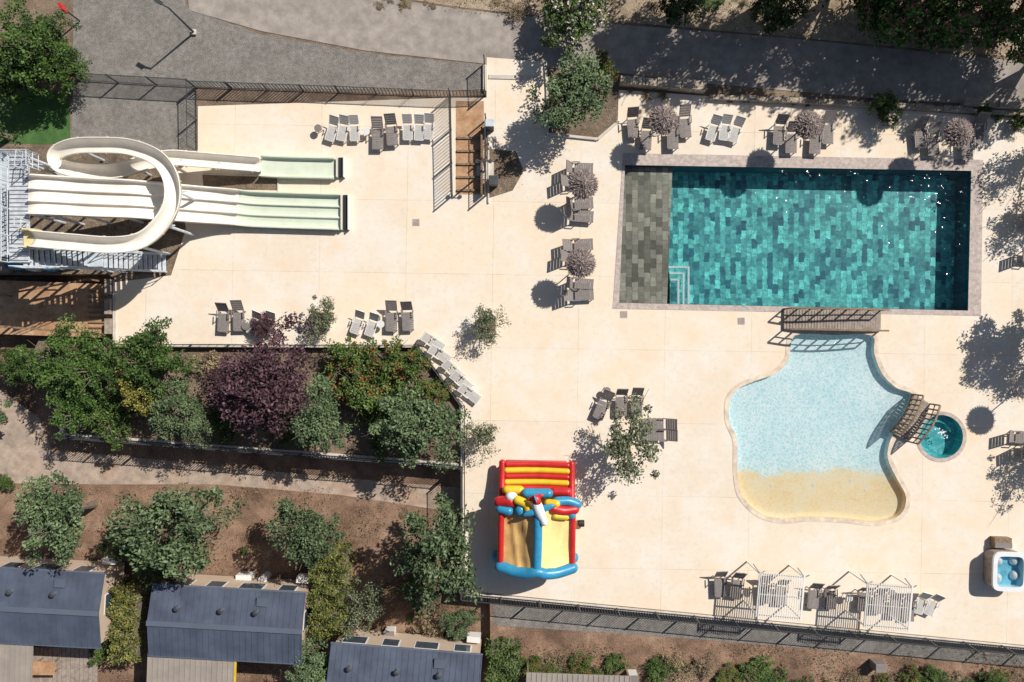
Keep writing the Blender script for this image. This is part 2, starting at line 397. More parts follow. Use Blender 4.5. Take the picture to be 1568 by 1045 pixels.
def fence(name,pts,z,h,mat=STEEL,sp=.125,r=.009,post=2.2,rails=(1.0,.08),rz=.02):
    b=B()
    W=[Vector(G(x,y,z)) for x,y in pts]
    for i in range(len(W)-1):
        a,c=W[i],W[i+1]; d=c-a; L=d.length; u=d/L
        for f in rails:
            b.beam((a.x,a.y,z+h*f-.02),(c.x,c.y,z+h*f-.02),rz*2,rz*1.6,mat)
        for k in range(int(L/sp)+1):
            p=a+u*(k*sp); b.box((p.x,p.y,z+h*.53),(r*2,r*2,h*.9),mat,rz=math.atan2(u.y,u.x))
        n=max(1,round(L/post))
        for k in range(n+1):
            p=a+d*(k/n); b.box((p.x,p.y,z+h*.52),(.07,.07,h*1.04),mat,rz=math.atan2(u.y,u.x))
    return b.obj(name)
fence('metal_fence',[(122,124),(300,134)],-.05,1.25,r=.012)
fence('metal_fence',[(300,134),(520,142),(690,149),(743,147)],-.05,1.0,sp=.2,r=.02)
fence('metal_fence',[(743,147),(742,98)],-.02,1.2)
fence('metal_fence',[(301,135),(302,232)],-.02,1.3,sp=.2)
fence('metal_fence',[(690,149),(693,300)],0,1.3,sp=.2,r=.018)
fence('metal_fence',[(744,185),(744,300)],0,1.2,sp=.15)
fence('metal_fence',[(640,530),(708,622)],.07,.6,sp=.4)
fence('metal_fence',[(708,716),(708,909),(1300,966),(2000,1034)],.07,1.1,sp=.16,r=.010)
fence('metal_fence',[(96,667),(400,690),(650,709),(706,714)],-.1,.95,sp=.16,r=.014)
fence('metal_fence',[(178,527),(640,530)],.07,.25,sp=.5)

sheet('clay_walkway',[(698,155),(741,155),(741,298),(698,298)],.006,CLAY)
b=B()
for i in range(5):
    q=G(719,212+i*20); b.box((q[0],q[1],.05),(1.5,.12,.09),WOOD2)
q=G(738,250); b.box((q[0],q[1],.28),(.1,3.9,.56),WOOD2)
b.obj('timber_steps')
b=B(); q=G(743,262); b.box((q[0],q[1],.03),(1.0,1.0,.06),CONC); b.tube((q[0],q[1],0),(q[0],q[1],2.3),.06,.05,STEEL,10)
for dx in(-.35,.35): b.tube((q[0],q[1],2.25),(q[0]+dx,q[1],2.25),.03,.03,STEEL); b.tube((q[0]+dx,q[1],2.25),(q[0]+dx,q[1],2.15),.1,.12,STEEL,12)
b.obj('outdoor_shower')
b=B(); q=G(756,280); b.box((q[0],q[1],.3),(.5,.5,.6),GREYF); b.box((q[0],q[1],.62),(.56,.56,.05),STEEL); b.obj('litter_bin',bevel=.02)
b=B(); q=G(750,197); b.box((q[0],q[1],.5),(.5,.35,1.0),STEEL); b.box((q[0],q[1],1.02),(.56,.42,.04),GALV); b.obj('electrical_cabinet',bevel=.02)
for x,y in((955,482),(637,341),(1135,492)):
    b=B(); q=G(x,y); b.box((q[0],q[1],.0),(.42,.42,.02),COPE)
    for i in range(6): b.box((q[0]-.16+i*.064,q[1],.012),(.02,.36,.01),GREYF)
    b.obj('drain_cover')
b=B(); q=G3(297,50); b.tube(q,q+Vector((0,0,3.0)),.07,.045,STEEL,10); b.tube(q+Vector((0,0,2.95)),q+Vector((-.45,.25,3.1)),.05,.05,STEEL,8); b.box(q+Vector((-.5,.28,3.1)),(.45,.2,.1),STEEL,rz=2.6); b.box(q+Vector((0,0,.05)),(.3,.3,.1),CONC)
b.obj('street_lamp')
b=B(); q=G3(122,32); b.tube(q,q+Vector((0,0,1.6)),.05,.05,STEEL); b.box(q+Vector((0,0,1.5)),(.12,.4,.5),RED,rz=.4); b.obj('fire_hose_post')

# ------------------------------------------------------------ slides
def sweep(b,path,prof,mat,cap=True):
    n=len(path);m=len(prof);vs=[]
    for i,p in enumerate(path):
        a=Vector(path[max(i-1,0)]);c=Vector(path[min(i+1,n-1)]);t=c-a;t.z=0;t.normalize()
        sd=Vector((t.y,-t.x,0)); p=Vector(p)
        for u,w in prof: vs.append(p+sd*u+Vector((0,0,w)))
    fs=[]
    for i in range(n-1):
        for j in range(m):
            k=(j+1)%m; fs.append((i*m+j,i*m+k,(i+1)*m+k,(i+1)*m+j))
    if cap: fs+=[tuple(range(m))[::-1],tuple((n-1)*m+j for j in range(m))]
    b.add(vs,fs,mat)
def u_prof(w,d,t=.06,fl=.07):
    inn=[(w/2*math.cos(a),d-d*math.sin(a)) for a in [math.pi*k/12 for k in range(13)]]
    out=[((w/2+t)*math.cos(a),d-(d+t)*math.sin(a)-.05) for a in [math.pi*k/12 for k in range(13)]]
    return [(x,z) for x,z in inn]+[(-w/2-fl,d),(-w/2-fl,d-.05)]+out[::-1]+[(w/2+fl,d-.05),(w/2+fl,d)]
def pathpx(pts,n=8): return cr([tuple(G3(*p)) for p in pts],n)
SL=empty('water_slide')
sp=[(52,367,4.4),(120,373,4.15),(180,377,3.95),(222,370,3.75),(252,345,3.5),(269,312,3.3),(267,275,3.1),(246,245,2.95),(205,229,2.75),(160,226,2.6),(118,228,2.4),(93,240,2.2),(100,256,2.0),(135,264,1.8),(185,264,1.6),(230,252,1.4),(265,245,1.2),(300,247,.95),(350,251,.6),(400,255,.25)]
b=B(); sweep(b,pathpx(sp),u_prof(.74,.48),FIB); b.obj('spiral_flume',smooth=True,parent=SL)
b=B()
pp=pathpx(sp,4)
for i in range(3,len(pp)-1,4):
    a=Vector(pp[i-1]);c=Vector(pp[i+1]);t=(c-a);t.z=0;t.normalize();sd=Vector((t.y,-t.x,0));p=Vector(pp[i])
    for s in(-1,1): b.box(p+sd*s*.43+Vector((0,0,.40)),(.05,.10,.16),FIBY,rz=math.atan2(t.y,t.x))
b.obj('flume_joints',parent=SL)
b=B(); sweep(b,pathpx([(400,255,.25),(430,257,.18),(512,259,.14)],6),[(-.62,0),(-.62,-.12),(.62,-.12),(.62,0),(.62,.26),(.54,.26),(.5,.05),(.4,.0),(-.4,0),(-.5,.05),(-.54,.26),(-.62,.26)],FIBG); b.obj('spiral_runout',parent=SL)
def tri_prof(w=1.95,k=3,wall=.34,div=.17):
    top=[(-w/2-.07,wall),(-w/2,wall)]
    lw=w/k
    for i in range(k):
        u0=-w/2+i*lw
        for f,z in((.08,.07),(.22,.015),(.5,0),(.78,.015),(.92,.07)): top.append((u0+lw*f,z))
        if i<k-1: top+= [(u0+lw-.03,div),(u0+lw+.03,div)]
    top+=[(w/2,wall),(w/2+.07,wall),(w/2+.07,-.08),(-w/2-.07,-.08)]
    return top
tp=[(44,299,4.3),(60,299.5,4.22),(110,302,3.5),(150,304,3.1),(200,306,2.6),(240,309,1.95),(300,314,1.0),(340,317,.45),(366,319,.28)]
b=B(); sweep(b,pathpx(tp),tri_prof(1.95,3,.38,.24),FIB); b.obj('triple_lane_slide',parent=SL)
b=B(); sweep(b,pathpx([(366,319,.28),(400,322,.15),(521,326,.12)],6),tri_prof(1.95,3,.3,.15),FIBG); b.obj('triple_runout',parent=SL)
b=B()
for (x0,y0,y1) in((514,243,272),(521,300,352)):
    L=(y1-y0)/S; q=G(x0+4,(y0+y1)/2)
    b.box((q[0],q[1],.2),(.08,L+.1,.34),FIB); b.box((q[0]+.22,q[1],.12),(.3,L,.2),BLACK); b.box((q[0]+.40,q[1],.2),(.06,L+.1,.34),WHT)
b.obj('runout_ends',parent=SL)
b=B()
for p in pathpx(sp,2)[2::3]:
    if p[2]>.7:
        b.tube((p[0],p[1],-.06),(p[0],p[1],p[2]-.08),.08,.08,GALV,8)
        b.beam((p[0]-.5,p[1],p[2]-.1),(p[0]+.5,p[1],p[2]-.1),.08,.08,GALV)
for p in pathpx(tp,2)[1::3]:
    if p[2]>.7:
        for s in(-.8,.8): b.tube((p[0],p[1]+s,-.06),(p[0],p[1]+s,p[2]-.1),.07,.07,GALV,8)
        b.beam((p[0],p[1]-1,p[2]-.13),(p[0],p[1]+1,p[2]-.13),.1,.1,GALV)
b.obj('support_posts',parent=SL)
b=B(); sweep(b,pathpx([(36,366,4.42),(46,366,4.41),(62,367,4.36)],4),[(-.5,0),(-.5,-.1),(.5,-.1),(.5,0),(.5,.4),(.42,.4),(.4,0),(-.4,0),(-.42,.4),(-.5,.4)],FIBY); b.obj('start_tub',parent=SL)
TW=empty('slide_tower')
b=B(); zt=4.3
x0,y0=G(14,402,zt);x1,y1=G(44,238,zt)
b.box(((x0+x1)/2,(y0+y1)/2,zt-.06),(x1-x0,y1-y0,.1),GALV)
for i in range(26):
    yy=y0+(y1-y0)*(i+.5)/26; b.box(((x0+x1)/2,yy,zt),(x1-x0-.05,.04,.03),GREYF)
for xx in(x0+.08,x1-.08):
    for k in range(5): yy=y0+.1+(y1-y0-.2)*k/4; b.tube((xx,yy,-.1),(xx,yy,zt-.1),.08,.08,GALV,8)
for zz in(1.3,2.8):
    for k in range(5): yy=y0+.1+(y1-y0-.2)*k/4; b.beam((x0,yy,zz),(x1,yy,zz),.06,.06,GALV)
b.obj('platform',parent=TW)
def rail(b,p,q,h=1.05,mat=GALV,post=1.2,sp=.13):
    p=Vector(p);q=Vector(q)
    for f in(1,.55,.12): b.tube(p+Vector((0,0,h*f)),q+Vector((0,0,h*f)),.024,.024,mat,6)
    k=max(1,int((q-p).length/sp))
    for i in range(k+1):
        a=p.lerp(q,i/k); b.tube(a+Vector((0,0,h*.1)),a+Vector((0,0,h)),.010,.010,mat,4)
    k=max(1,int((q-p).length/post))
    for i in range(k+1):
        a=p.lerp(q,i/k); b.tube(a,a+Vector((0,0,h)),.03,.03,mat,6)
b=B(); rail(b,(x0,y0,zt),(x0,y1,zt)); rail(b,(x0,y1,zt),(x1+.6,y1,zt)); rail(b,(x1,G(0,262,zt)[1],zt),(x1+.1,y1,zt))
rail(b,(x1+.6,y1,zt),(x1+.6,y1-.8,zt)); rail(b,(x1,G(0,338,zt)[1],zt),(x1,G(0,352,zt)[1],zt)); b.obj('railings',parent=TW)
def stairs(name,a,c,w,n):
    b=B();a=Vector(a);c=Vector(c);d=c-a; dh=Vector((d.x,d.y,0)).normalized(); sd=Vector((dh.y,-dh.x,0)); ang=math.atan2(dh.y,dh.x)
    for i in range(n):
        p=a.lerp(c,(i+.5)/n); b.box(p,(.19,w,.04),GALV,rz=ang)
    for s in(-w/2,w/2):
        b.beam(a+sd*s,c+sd*s,.05,.16,GALV); rail(b,a+sd*s,c+sd*s,1.0,sp=.5)
    return b.obj(name,parent=TW)
a=G3(34,396,4.25); m=G3(135,398,2.3); m2=G3(158,399,2.3); c=G3(255,404,.1)
stairs('upper_stair',a,m,1.0,12); stairs('lower_stair',m2,c,1.0,13)
b=B(); b.box((m+m2)/2,((m2-m).length,1.05,.07),GALV)
for s in(-.45,.45): b.tube(m+Vector((0,s,-2.4)),m+Vector((0,s,0)),.06,.06,GALV); b.tube(m2+Vector((0,s,-2.4)),m2+Vector((0,s,0)),.06,.06,GALV)
rail(b,m+Vector((0,-.5,0)),m2+Vector((0,-.5,0))); b.obj('stair_landing',parent=TW)
stairs('access_stair',G3(2,395,4.25),G3(2,290,2.0),.9,14)
b=B(); q=G3(2,262,2.0); b.box(q,(1.0,2.0,.08),GALV)
rail(b,q+Vector((-.5,1,0)),q+Vector((.5,1,0))); rail(b,q+Vector((-.5,-1,0)),q+Vector((-.5,1,0))); b.obj('access_landing',parent=TW)
b=B()
for y in(440,470,500): q=G(168,y,0); b.box((q[0],q[1],-.4),(.35,.9,1.3),WOOD)
b.obj('timber_screen',bevel=.01)
b=B()
for i in range(8):
    q=G(148,446+i*8,-.35); b.box((q[0],q[1],-.36),(1.0,.1,.08),WOOD2)
b.obj('timber_steps')
b=B()
for (p,q) in(((0,452),(135,428)),((0,500),(150,512))):
    b.beam(G3(*p,.5),G3(*q,.5),.1,.1,WOOD2)
    for r in(p,q): v=G3(*r,.5); b.beam((v.x,v.y,-.5),v,.1,.1,WOOD2)
b.obj('timber_frame')
for x,y,mm in((35,406,BLU),(60,408,GALV),(15,410,GREYF),(85,408,BLU)):
    b=B(); q=G(x,y); b.tube((q[0],q[1],-.05),(q[0],q[1],.8),.35,.35,mm,16); b.ball((q[0],q[1],.8),(.35,.35,.2),mm,16,6); b.obj('filter_tank',smooth=True)

# ------------------------------------------------------------ loungers, parasols
def lounger_mesh(name,frame,fab,back=38):
    b=B(); w=.62
    for s in(-w/2,w/2):
        b.box((s,-.32,.32),(.05,1.3,.05),frame)
        for y in(-.88,.28,-.3): b.box((s,y,.15),(.045,.045,.3),frame)
    b.box((0,-.95,.32),(w+.05,.05,.05),frame)
    for i in range(8): b.box((0,-.86+i*.142,.345),(w-.06,.13,.018),fab)
    a=math.radians(back); ca,sa=math.cos(a),math.sin(a); M=Matrix.Rotation(a,3,'X')
    for s in(-w/2,w/2): b.box((s,.33+.36*ca,.34+.36*sa),(.05,.74,.045),frame,M=M)
    for i in range(5): y=.07+i*.145; b.box((0,.33+y*ca,.355+y*sa),(w-.06,.13,.018),fab,M=M)
    b.box((0,.33+.73*ca,.34+.73*sa),(w+.05,.05,.05),frame,M=M)
    for s in(-w/2-.03,w/2+.03):
        b.box((s,.12,.52),(.055,.5,.03),frame); b.box((s,-.08,.42),(.04,.04,.2),frame)
    return b.mesh(name)
LD=[lounger_mesh('sun_lounger',GREYF,FABD,a) for a in(48,35,56)]; LW=lounger_mesh('sun_lounger_pale',WHT,FABL,40)
def lg(px,py,rot=0,pale=False):
    q=G(px+random.uniform(-1,1),py+random.uniform(-1.5,1.5),.35); s=.74 if pale else .93
    put('sun_lounger',LW if pale else random.choice(LD),(q[0],q[1],0),math.radians(rot+random.uniform(-5,5)),(.86 if pale else .98,s,.86 if pale else .98))
for x,y in((968,188),(989,206),(1030,205),(1048,186),(1194,198),(1212,210),(1250,211),(1267,196),(1408,203),(1430,214),(1482,220),(1499,197)): lg(x,y)
for x,y in((1092,196),(1110,197),(1128,198)): lg(x,y,-12,True)
for y in(258,276,312,330,375,393,434,452): lg(885 if y not in(276,393) else 878,y,90)
for x,y in((343,485),(366,485),(599,483),(623,483)): lg(x,y)
for x,y,r in((390,494,-22),(411,494,-22),(547,494,-20),(569,496,-15)): lg(x,y,r,True)
for x,y,r in((664,524,60),(674,544,55),(693,566,50),(706,583,52),(718,601,55)): lg(x,y,r,True)
for x,y,r in((923,620,-20),(951,614,0),(975,614,0),(1012,650,-90),(1012,668,-90)): lg(x,y,r)
for x,y in((1103,890),(1128,892),(1247,908),(1272,910),(1322,914),(1346,918)): lg(x,y,-3)
for x,y in((1172,900),(1196,903),(1372,925),(1392,928)): lg(x,y,-3)
for x,y in((1412,922),(1428,926)): lg(x,y,-20,True)
for x,y,r in((508,197,-18),(526,197,-14),(543,196,-4),(625,197,0),(641,196,0),(657,194,-6)): lg(x,y,r,True)
for x,y,r in((578,205,-5),(600,200,5)): lg(x,y,r)
for x,y in((1575,340),(1575,392),(1560,668),(1572,690)): lg(x,y,90)
for x,y in((563,205),(928,598),(490,200),(1140,905),(1295,912),(1360,905),(380,500),(585,497)):
    b=B(); q=G(x,y); b.tube((0,0,.4),(0,0,.44),.22,.22,WHT if x%2 else GREYF,18)
    for k in range(3): a=k*2.1; b.tube((.05*math.cos(a),.05*math.sin(a),.4),(.2*math.cos(a),.2*math.sin(a),0),.02,.02,GREYF,5)
    o=b.obj('side_table'); o.location=(q[0],q[1],0)
def parasol_mesh():
    b=B(); THP=[simple('raffia_%d'%i,c,.95,.2,12,bmp=0) for i,c in enumerate([(.21,.16,.145),(.32,.25,.225),(.11,.082,.075),(.48,.39,.35)])]
    b.tube((0,0,0),(0,0,2.35),.035,.03,WOOD,8); b.tube((0,0,0),(0,0,.07),.28,.24,CONC,18)
    b.tube((0,0,2.05),(0,0,2.5),.70,.08,THP[2],24,False)
    for i in range(8):
        a=i*math.pi/4; b.beam((0,0,2.38),(.66*math.cos(a),.66*math.sin(a),2.03),.03,.03,WOOD)
    rr=random.Random(3)
    for i in range(1900):
        a=rr.uniform(0,6.283); f=math.sqrt(rr.uniform(0.0,1)); r0=.68*f; z0=2.53-.44*f+rr.uniform(0,.07)
        L=rr.uniform(.08,.22); da=rr.uniform(-.8,.8); w=rr.uniform(.014,.032)
        d=Vector((math.cos(a+da),math.sin(a+da),-.45+rr.uniform(-.3,.7))).normalized(); sd=Vector((-d.y,d.x,rr.uniform(-.4,.4))).normalized()
        p=Vector((r0*math.cos(a),r0*math.sin(a),z0)); q=p+d*L
        b.add([p-sd*w,p+sd*w,q+sd*w*.4,q-sd*w*.4],[(0,1,2,3)],THP[rr.choice([0,0,1,1,2,3])])
    return b.mesh('thatched_parasol')
PM=parasol_mesh()
for i,(x,y) in enumerate(((1017,182),(1240,190),(1471,202),(894,281),(890,403),(1600,608))):
    q=G(x,y,2.4); put('thatched_parasol',PM,(q[0],q[1],0),i*1.3,(1.04,1.04,1.0+.03*(i%3)))

def canopy(px,py,rot):
    b=B(); q=G(px,py,2.1); w,d=2.5,2.3
    for sx in(-w/2,w/2):
        for sy in(-d/2,d/2): b.box((sx,sy,1.05),(.07,.07,2.1),WHT)
        b.beam((sx,-d/2-.1,2.1),(sx,d/2+.1,2.1),.07,.09,WHT)
    for i in range(19):
        x=-w/2+.07+i*(w-.14)/18; b.beam((x,-d/2-.15,2.17),(x,d/2+.15,2.17),.04,.03,WHT)
    for y in(-d/2,0,d/2): b.beam((-w/2,y,2.09),(w/2,y,2.09),.05,.07,WHT)
    for sx in(-w/2,w/2): 
        b.beam((sx,d/2,2.1),(sx-.35,d/2+.45,1.9),.05,.05,GREYF); b.beam((sx,d/2,2.1),(sx+.35,d/2+.1,1.9),.05,.05,GREYF)
    o=b.obj('slatted_pergola'); o.location=(q[0],q[1],0); o.rotation_euler=(0,0,math.radians(rot))
canopy(1195,913,-5); canopy(1360,929,-5)

# ------------------------------------------------------------ bridges
def bridge(name,px,py,L,W,rot,ns):
    b=B(); q=G(px,py,.35)
    def zz(t): return .12+.32*math.sin(math.pi*t)
    n=ns
    for i in range(n):
        t=(i+.5)/n; b.box(((t-.5)*L,random.uniform(-.01,.01),zz(t)),(L/n-.025,W,.05),WOOD)
    for s in(-W/2-.03,W/2+.03):
        pr=None
        for i in range(13):
            t=i/12; p=Vector(((t-.5)*L,s,zz(t)-.08))
            if pr: b.beam(pr,p,.07,.14,WOOD2)
            pr=p
        pr=None
        for i in range(9):
            t=i/8; p=Vector(((t-.5)*L*.98,s,zz(t)))
            b.box(p+Vector((0,0,.48)),(.07,.07,1.0),WOOD2)
            if pr:
                b.beam(pr+Vector((0,0,.98)),p+Vector((0,0,.98)),.1,.05,WOOD2); b.beam(pr+Vector((0,0,.5)),p+Vector((0,0,.5)),.04,.06,WOOD2)
            pr=p
    o=b.obj(name); o.location=(q[0],q[1],0); o.rotation_euler=(0,0,math.radians(rot))
bridge('wooden_footbridge',1277,490,5.7,1.15,-1,34)
bridge('wooden_footbridge',1398,641,2.6,1.05,60,16)

# ------------------------------------------------------------ hot tub
q=G(1547,876,.9); T=empty('hot_tub',(q[0],q[1],0),math.radians(-2))
ow=[(x,y) for x,y in [(1.0*math.copysign(abs(math.cos(a))**.35,math.cos(a)),1.13*math.copysign(abs(math.sin(a))**.35,math.sin(a))) for a in [i*math.pi/24+.01 for i in range(48)]]]
iw=[(x*.76,y*.78) for x,y in ow]
b=B(); ribbon(b,offset(ow,-.05),.01,.8,WOOD); b.obj('cabinet',parent=T)
slab('rim',ow,[iw],.92,.8,WPV,T)
b=B(); ribbon(b,offset(iw,-.01),.9,.45,simple('tub_shell',(.55,.80,.88),.2,.15,2)); b.add([(*p,.46) for p in iw],[tuple(range(48))],simple('tub_floor',(.22,.60,.78),.3,.3,2.5))
for sx,sy in((-.45,.5),(.45,.55),(-.45,-.5),(.5,-.3)): b.ball((sx,sy,.5),(.24,.28,.2),WPV,14,8)
b.obj('shell',smooth=True,parent=T)
flat('water',offset(iw,-.005),.82,WATER2,T)
b=B(); b.box((-.1,1.5,.2),(1.0,.6,.4),WOOD2); b.box((-.1,1.38,.42),(1.0,.3,.06),GREYF); b.obj('steps',parent=T)

# ------------------------------------------------------------ bouncy castle
q=G(820,804,0); C=empty('bouncy_castle',(q[0],q[1],0),math.radians(-1),(1.0,.93,.97))
def pill(b,p,q,r,mat): 
    b.tube(p,q,r,r,mat,14,False); b.ball(p,r,mat,14,8); b.ball(q,r,mat,14,8)
def hose(b,pts,r,mat,n=5):
    P_=cr(pts,n)
    for i in range(len(P_)-1): b.tube(P_[i],P_[i+1],r,r,mat,16,False); b.ball(P_[i],r,mat,16,8)
    b.ball(P_[-1],r,mat,16,8)
b=B(); b.box((0,.1,.25),(4.2,4.3,.5),PYEL); b.obj('mattress',parent=C,bevel=.12)
b=B()
hose(b,[(-2.15,-1.9,.35),(-1.5,-2.3,.35),(-.7,-2.35,.35),(0,-2.05,.35),(.7,-2.35,.35),(1.5,-2.3,.35),(2.15,-1.9,.35)],.38,BLU)
for sx in(-2,2):
    for sy in(-1.85,1.75): pill(b,(sx,sy,.3),(sx*.97,sy,2.0),.28,BLU)
hose(b,[(-2.0,-1.95,2.1),(-1.2,-2.15,2.35),(-.5,-2.15,2.6),(0,-2.0,2.75),(.5,-2.15,2.6),(1.2,-2.15,2.35),(2.0,-1.95,2.1)],.34,BLU)
hose(b,[(0,-2.0,2.75),(0.03,0,2.82),(0,1.7,2.8)],.25,BLU); pill(b,(0,-2.15,.6),(0,-2.1,2.6),.24,BLU)
b.obj('blue_frame',smooth=True,parent=C)
b=B()
for sx in(-2.0,2.0):
    pill(b,(sx,-1.6,2.12),(sx,1.7,2.12),.17,RED); pill(b,(sx,-1.8,.65),(sx,1.7,.65),.2,RED); pill(b,(sx,-1.8,1.3),(sx,1.7,1.3),.2,YEL)
b.obj('side_tubes',smooth=True,parent=C)
def tarp(b,x0,z0,x1,z1,mat,fold):
    nx,ny=16,20; vs=[]
    for j in range(ny+1):
        for i in range(nx+1):
            u=i/nx;v=j/ny; zz=z0+(z1-z0)*u-.28*math.sin(math.pi*u)*math.sin(math.pi*v)
            zz+=fold*math.sin(u*7+v*5)*math.sin(v*9+1)*.05+fold*.13*math.exp(-((u-.5+.25*v)/.06)**2)+fold*.08*math.exp(-((u-.8+.15*v)/.05)**2)
            vs.append((x0+(x1-x0)*u,-1.95+3.65*v,zz))
    b.add(vs,[(j*(nx+1)+i,j*(nx+1)+i+1,(j+1)*(nx+1)+i+1,(j+1)*(nx+1)+i) for j in range(ny) for i in range(nx)],mat)
b=B(); tarp(b,-1.95,2.0,-.1,2.85,ORG_SHADE,1.0); tarp(b,1.95,2.12,.1,2.85,PYEL,.4); b.obj('roof_tarp',smooth=True,parent=C)  # roof shade painted in: left slope darker orange, sunlit right slope pale yellow
b=B()
for i,m in enumerate((YEL,RED,YEL,RED,YEL,RED)):
    hose(b,[(-1.75,2.15+i*.36,.95-.03*i),(0,2.18+i*.36,.85-.03*i),(1.75,2.15+i*.36,.95-.03*i)],.19,m,3)
    b.box((0,2.15+i*.36,.4),(3.5,.3,.8),m)
hose(b,[(-2.0,1.9,1.2),(-2.0,3.0,.9),(-2.0,4.05,.75)],.2,RED); hose(b,[(2.0,1.9,1.2),(2.0,3.0,.9),(2.0,4.05,.75)],.2,RED)
b.obj('slide_bed',smooth=True,parent=C)
b=B()
hose(b,[(-2.1,1.95,2.1),(-1.5,2.0,2.25),(-1.1,1.9,2.1)],.34,RED); hose(b,[(-2.05,1.55,2.2),(-1.6,1.45,2.3)],.28,BLU)
hose(b,[(-1.1,2.15,2.5),(-.6,1.9,2.6),(-.45,1.5,2.7)],.27,YEL); b.ball((-1.45,2.3,2.3),(.36,.3,.3),WPV); b.ball((-.95,1.55,2.5),(.3,.35,.25),BLU)
hose(b,[(.9,1.7,2.55),(1.4,1.55,2.4),(2.05,1.6,2.25)],.30,RED); hose(b,[(1.1,2.1,2.4),(1.7,2.1,2.3),(2.2,1.9,2.2)],.28,BLU)
hose(b,[(.6,2.0,2.5),(1.0,2.0,2.6)],.25,YEL); hose(b,[(1.0,1.25,2.5),(1.6,1.15,2.3)],.2,YEL); b.ball((1.9,1.3,2.25),(.26,.3,.24),BLU)
hose(b,[(-.6,2.45,1.9),(.6,2.45,1.9)],.3,BLU); hose(b,[(-1.7,2.55,1.6),(-1.0,2.55,1.6)],.28,YEL); hose(b,[(1.0,2.5,1.6),(1.7,2.5,1.6)],.28,RED)
R3=Matrix.Rotation(.35,3,'Z')
b.ball((.05,1.75,3.0),(.30,.85,.27),WPV,16,10,R3); b.ball((.35,1.05,3.02),(.22,.28,.22),WPV,14,8); b.ball((-.1,2.3,3.1),(.26,.36,.2),RED,14,8,R3)
b.ball((.05,1.7,3.0),(.95,.22,.10),BLU,14,8,R3); b.ball((-.15,2.45,3.0),(.5,.14,.08),RED,14,8,R3); b.ball((-.15,2.4,3.2),(.06,.25,.3),BLU,12,8,R3)
b.obj('aeroplane_figure',smooth=True,parent=C)
b=B(); qq=G(886,800); b.tube((0,0,.25),(.3,0,.25),.2,.2,BLACK,14); b.box((.1,0,.08),(.35,.3,.16),GREYF); o=b.obj('air_blower'); o.location=(qq[0],qq[1],0)

# ------------------------------------------------------------ mobile homes
def home(px,py,rot,L=8.8,W=4.1,roofm=ROOFB,seed=1):
    q=G(px,py,1.2); E=empty('mobile_home',(q[0],q[1],LOW),math.radians(rot)); rr=random.Random(seed)
    b=B(); b.box((0,0,1.45),(L-.3,W-.3,2.3),SIDING); b.box((0,0,.15),(L-.5,W-.5,.3),STEEL)
    he=2.6;hr=3.0
    for s in(-1,1):
        x=s*(L/2-.155); b.add([(x,-W/2+.15,he),(x,W/2-.15,he),(x,0,hr-.04)],[(0,1,2)],SIDING)
    b.obj('walls',parent=E)
    b=B()
    for s in(-1,1):
        d=Vector((0,s*W/2,he-hr)); ang=math.atan2(he-hr,W/2)
        Lm=d.length; M=Matrix.Rotation(ang if s>0 else -ang,3,'X')
        c=Vector((0,s*W/4,(he+hr)/2))
        b.box(c,(L,Lm,.05),roofm,M=M)
        n=int(L/.34)
        for i in range(n+1):
            b.box(c+Vector((-L/2+.04+i*(L-.08)/n,0,.035)),(.035,Lm-.02,.03),roofm,M=M)
        b.box(c+Vector((0,s*Lm*.49,-.02+ (he-hr)/2)),(L+.04,.07,.12),ROOFR,M=M)
        b.box(c+Vector((0,-s*Lm*.08,.045)),(L,.02,.02),ROOFR,M=M)
    b.box((0,0,hr+.055),(L+.02,.30,.035),ROOFR)
    b.obj('roof',parent=E)
    b=B()
    for i in range(3):
        x=-L/2+1.4+i*2.5+rr.uniform(-.3,.3); b.tube((x,W/2*.45,hr-.2),(x,W/2*.45,hr+.12),.12,.12,ROOFR,12); b.ball((x,W/2*.45,hr+.12),(.17,.17,.08),STEEL,12,6)
    b.box((L/2-2.4,W/2*.72,hr-.2),(.6,.5,.16),ROOFR)
    b.obj('roof_vents',parent=E)
    b=B()
    for i in range(4):
        x=-L/2+1.2+i*2.1; b.box((x,W/2-.14,1.7),(.9 if i%2 else 1.3,.05,.8),GLASSM); b.box((x,W/2-.15,1.7),(1.05 if i%2 else 1.45,.04,.95),WHT)
    b.box((L/2-.14,.2,1.7),(.05,1.0,.9),GLASSM); b.box((L/2-.15,.2,1.7),(.04,1.15,1.05),WHT)
    b.box((L/2-.6,W/2+.2,.9),(.8,.35,.7),WHT); b.obj('windows',parent=E)
home(33,930,-3,9.2,4.3,seed=1); home(347,957,-3.2,8.8,4.1,seed=2); home(618,1052,-4.5,8.7,4.3,seed=3); home(-40,1180,-3,seed=4)
def awning(px,py,rot,L,W,z,stripe=False):
    q=G(px,py,z); b=B(); 
    b.box((0,0,z),(L,W,.06),TAUPE)
    n=int(L/.3)
    for i in range(n+1): b.box((-L/2+.03+i*(L-.06)/n,0,z+.045),(.05,W-.02,.03),TAUPE)
    for sx in(-L/2+.1,L/2-.1):
        for sy in(-W/2+.1,W/2-.1): b.box((sx,sy,(z+LOW)/2),(.1,.1,z-LOW-.06),WOOD2)
    if stripe: b.box((L/2+.05,0,z+.01),(.08,W,.12),YEL)
    o=b.obj('terrace_canopy'); o.location=(q[0],q[1],0); o.rotation_euler=(0,0,math.radians(rot))
awning(292,1042,-2,5.0,3.4,1.0,True); awning(-20,1035,-2,5.2,4.2,1.0); awning(885,1062,-2,6,2.2,1.0)
b=B(); q=G(100,1030,LOW)
for i in range(16): b.box((q[0]-2+i*.27,q[1],LOW+.35),(.24,3.4,.08),WOOD)
b.obj('timber_terrace')
b=B(); q=G(72,1020,-.7); b.box((q[0],q[1],-.42),(1.3,.8,.05),CLAY)
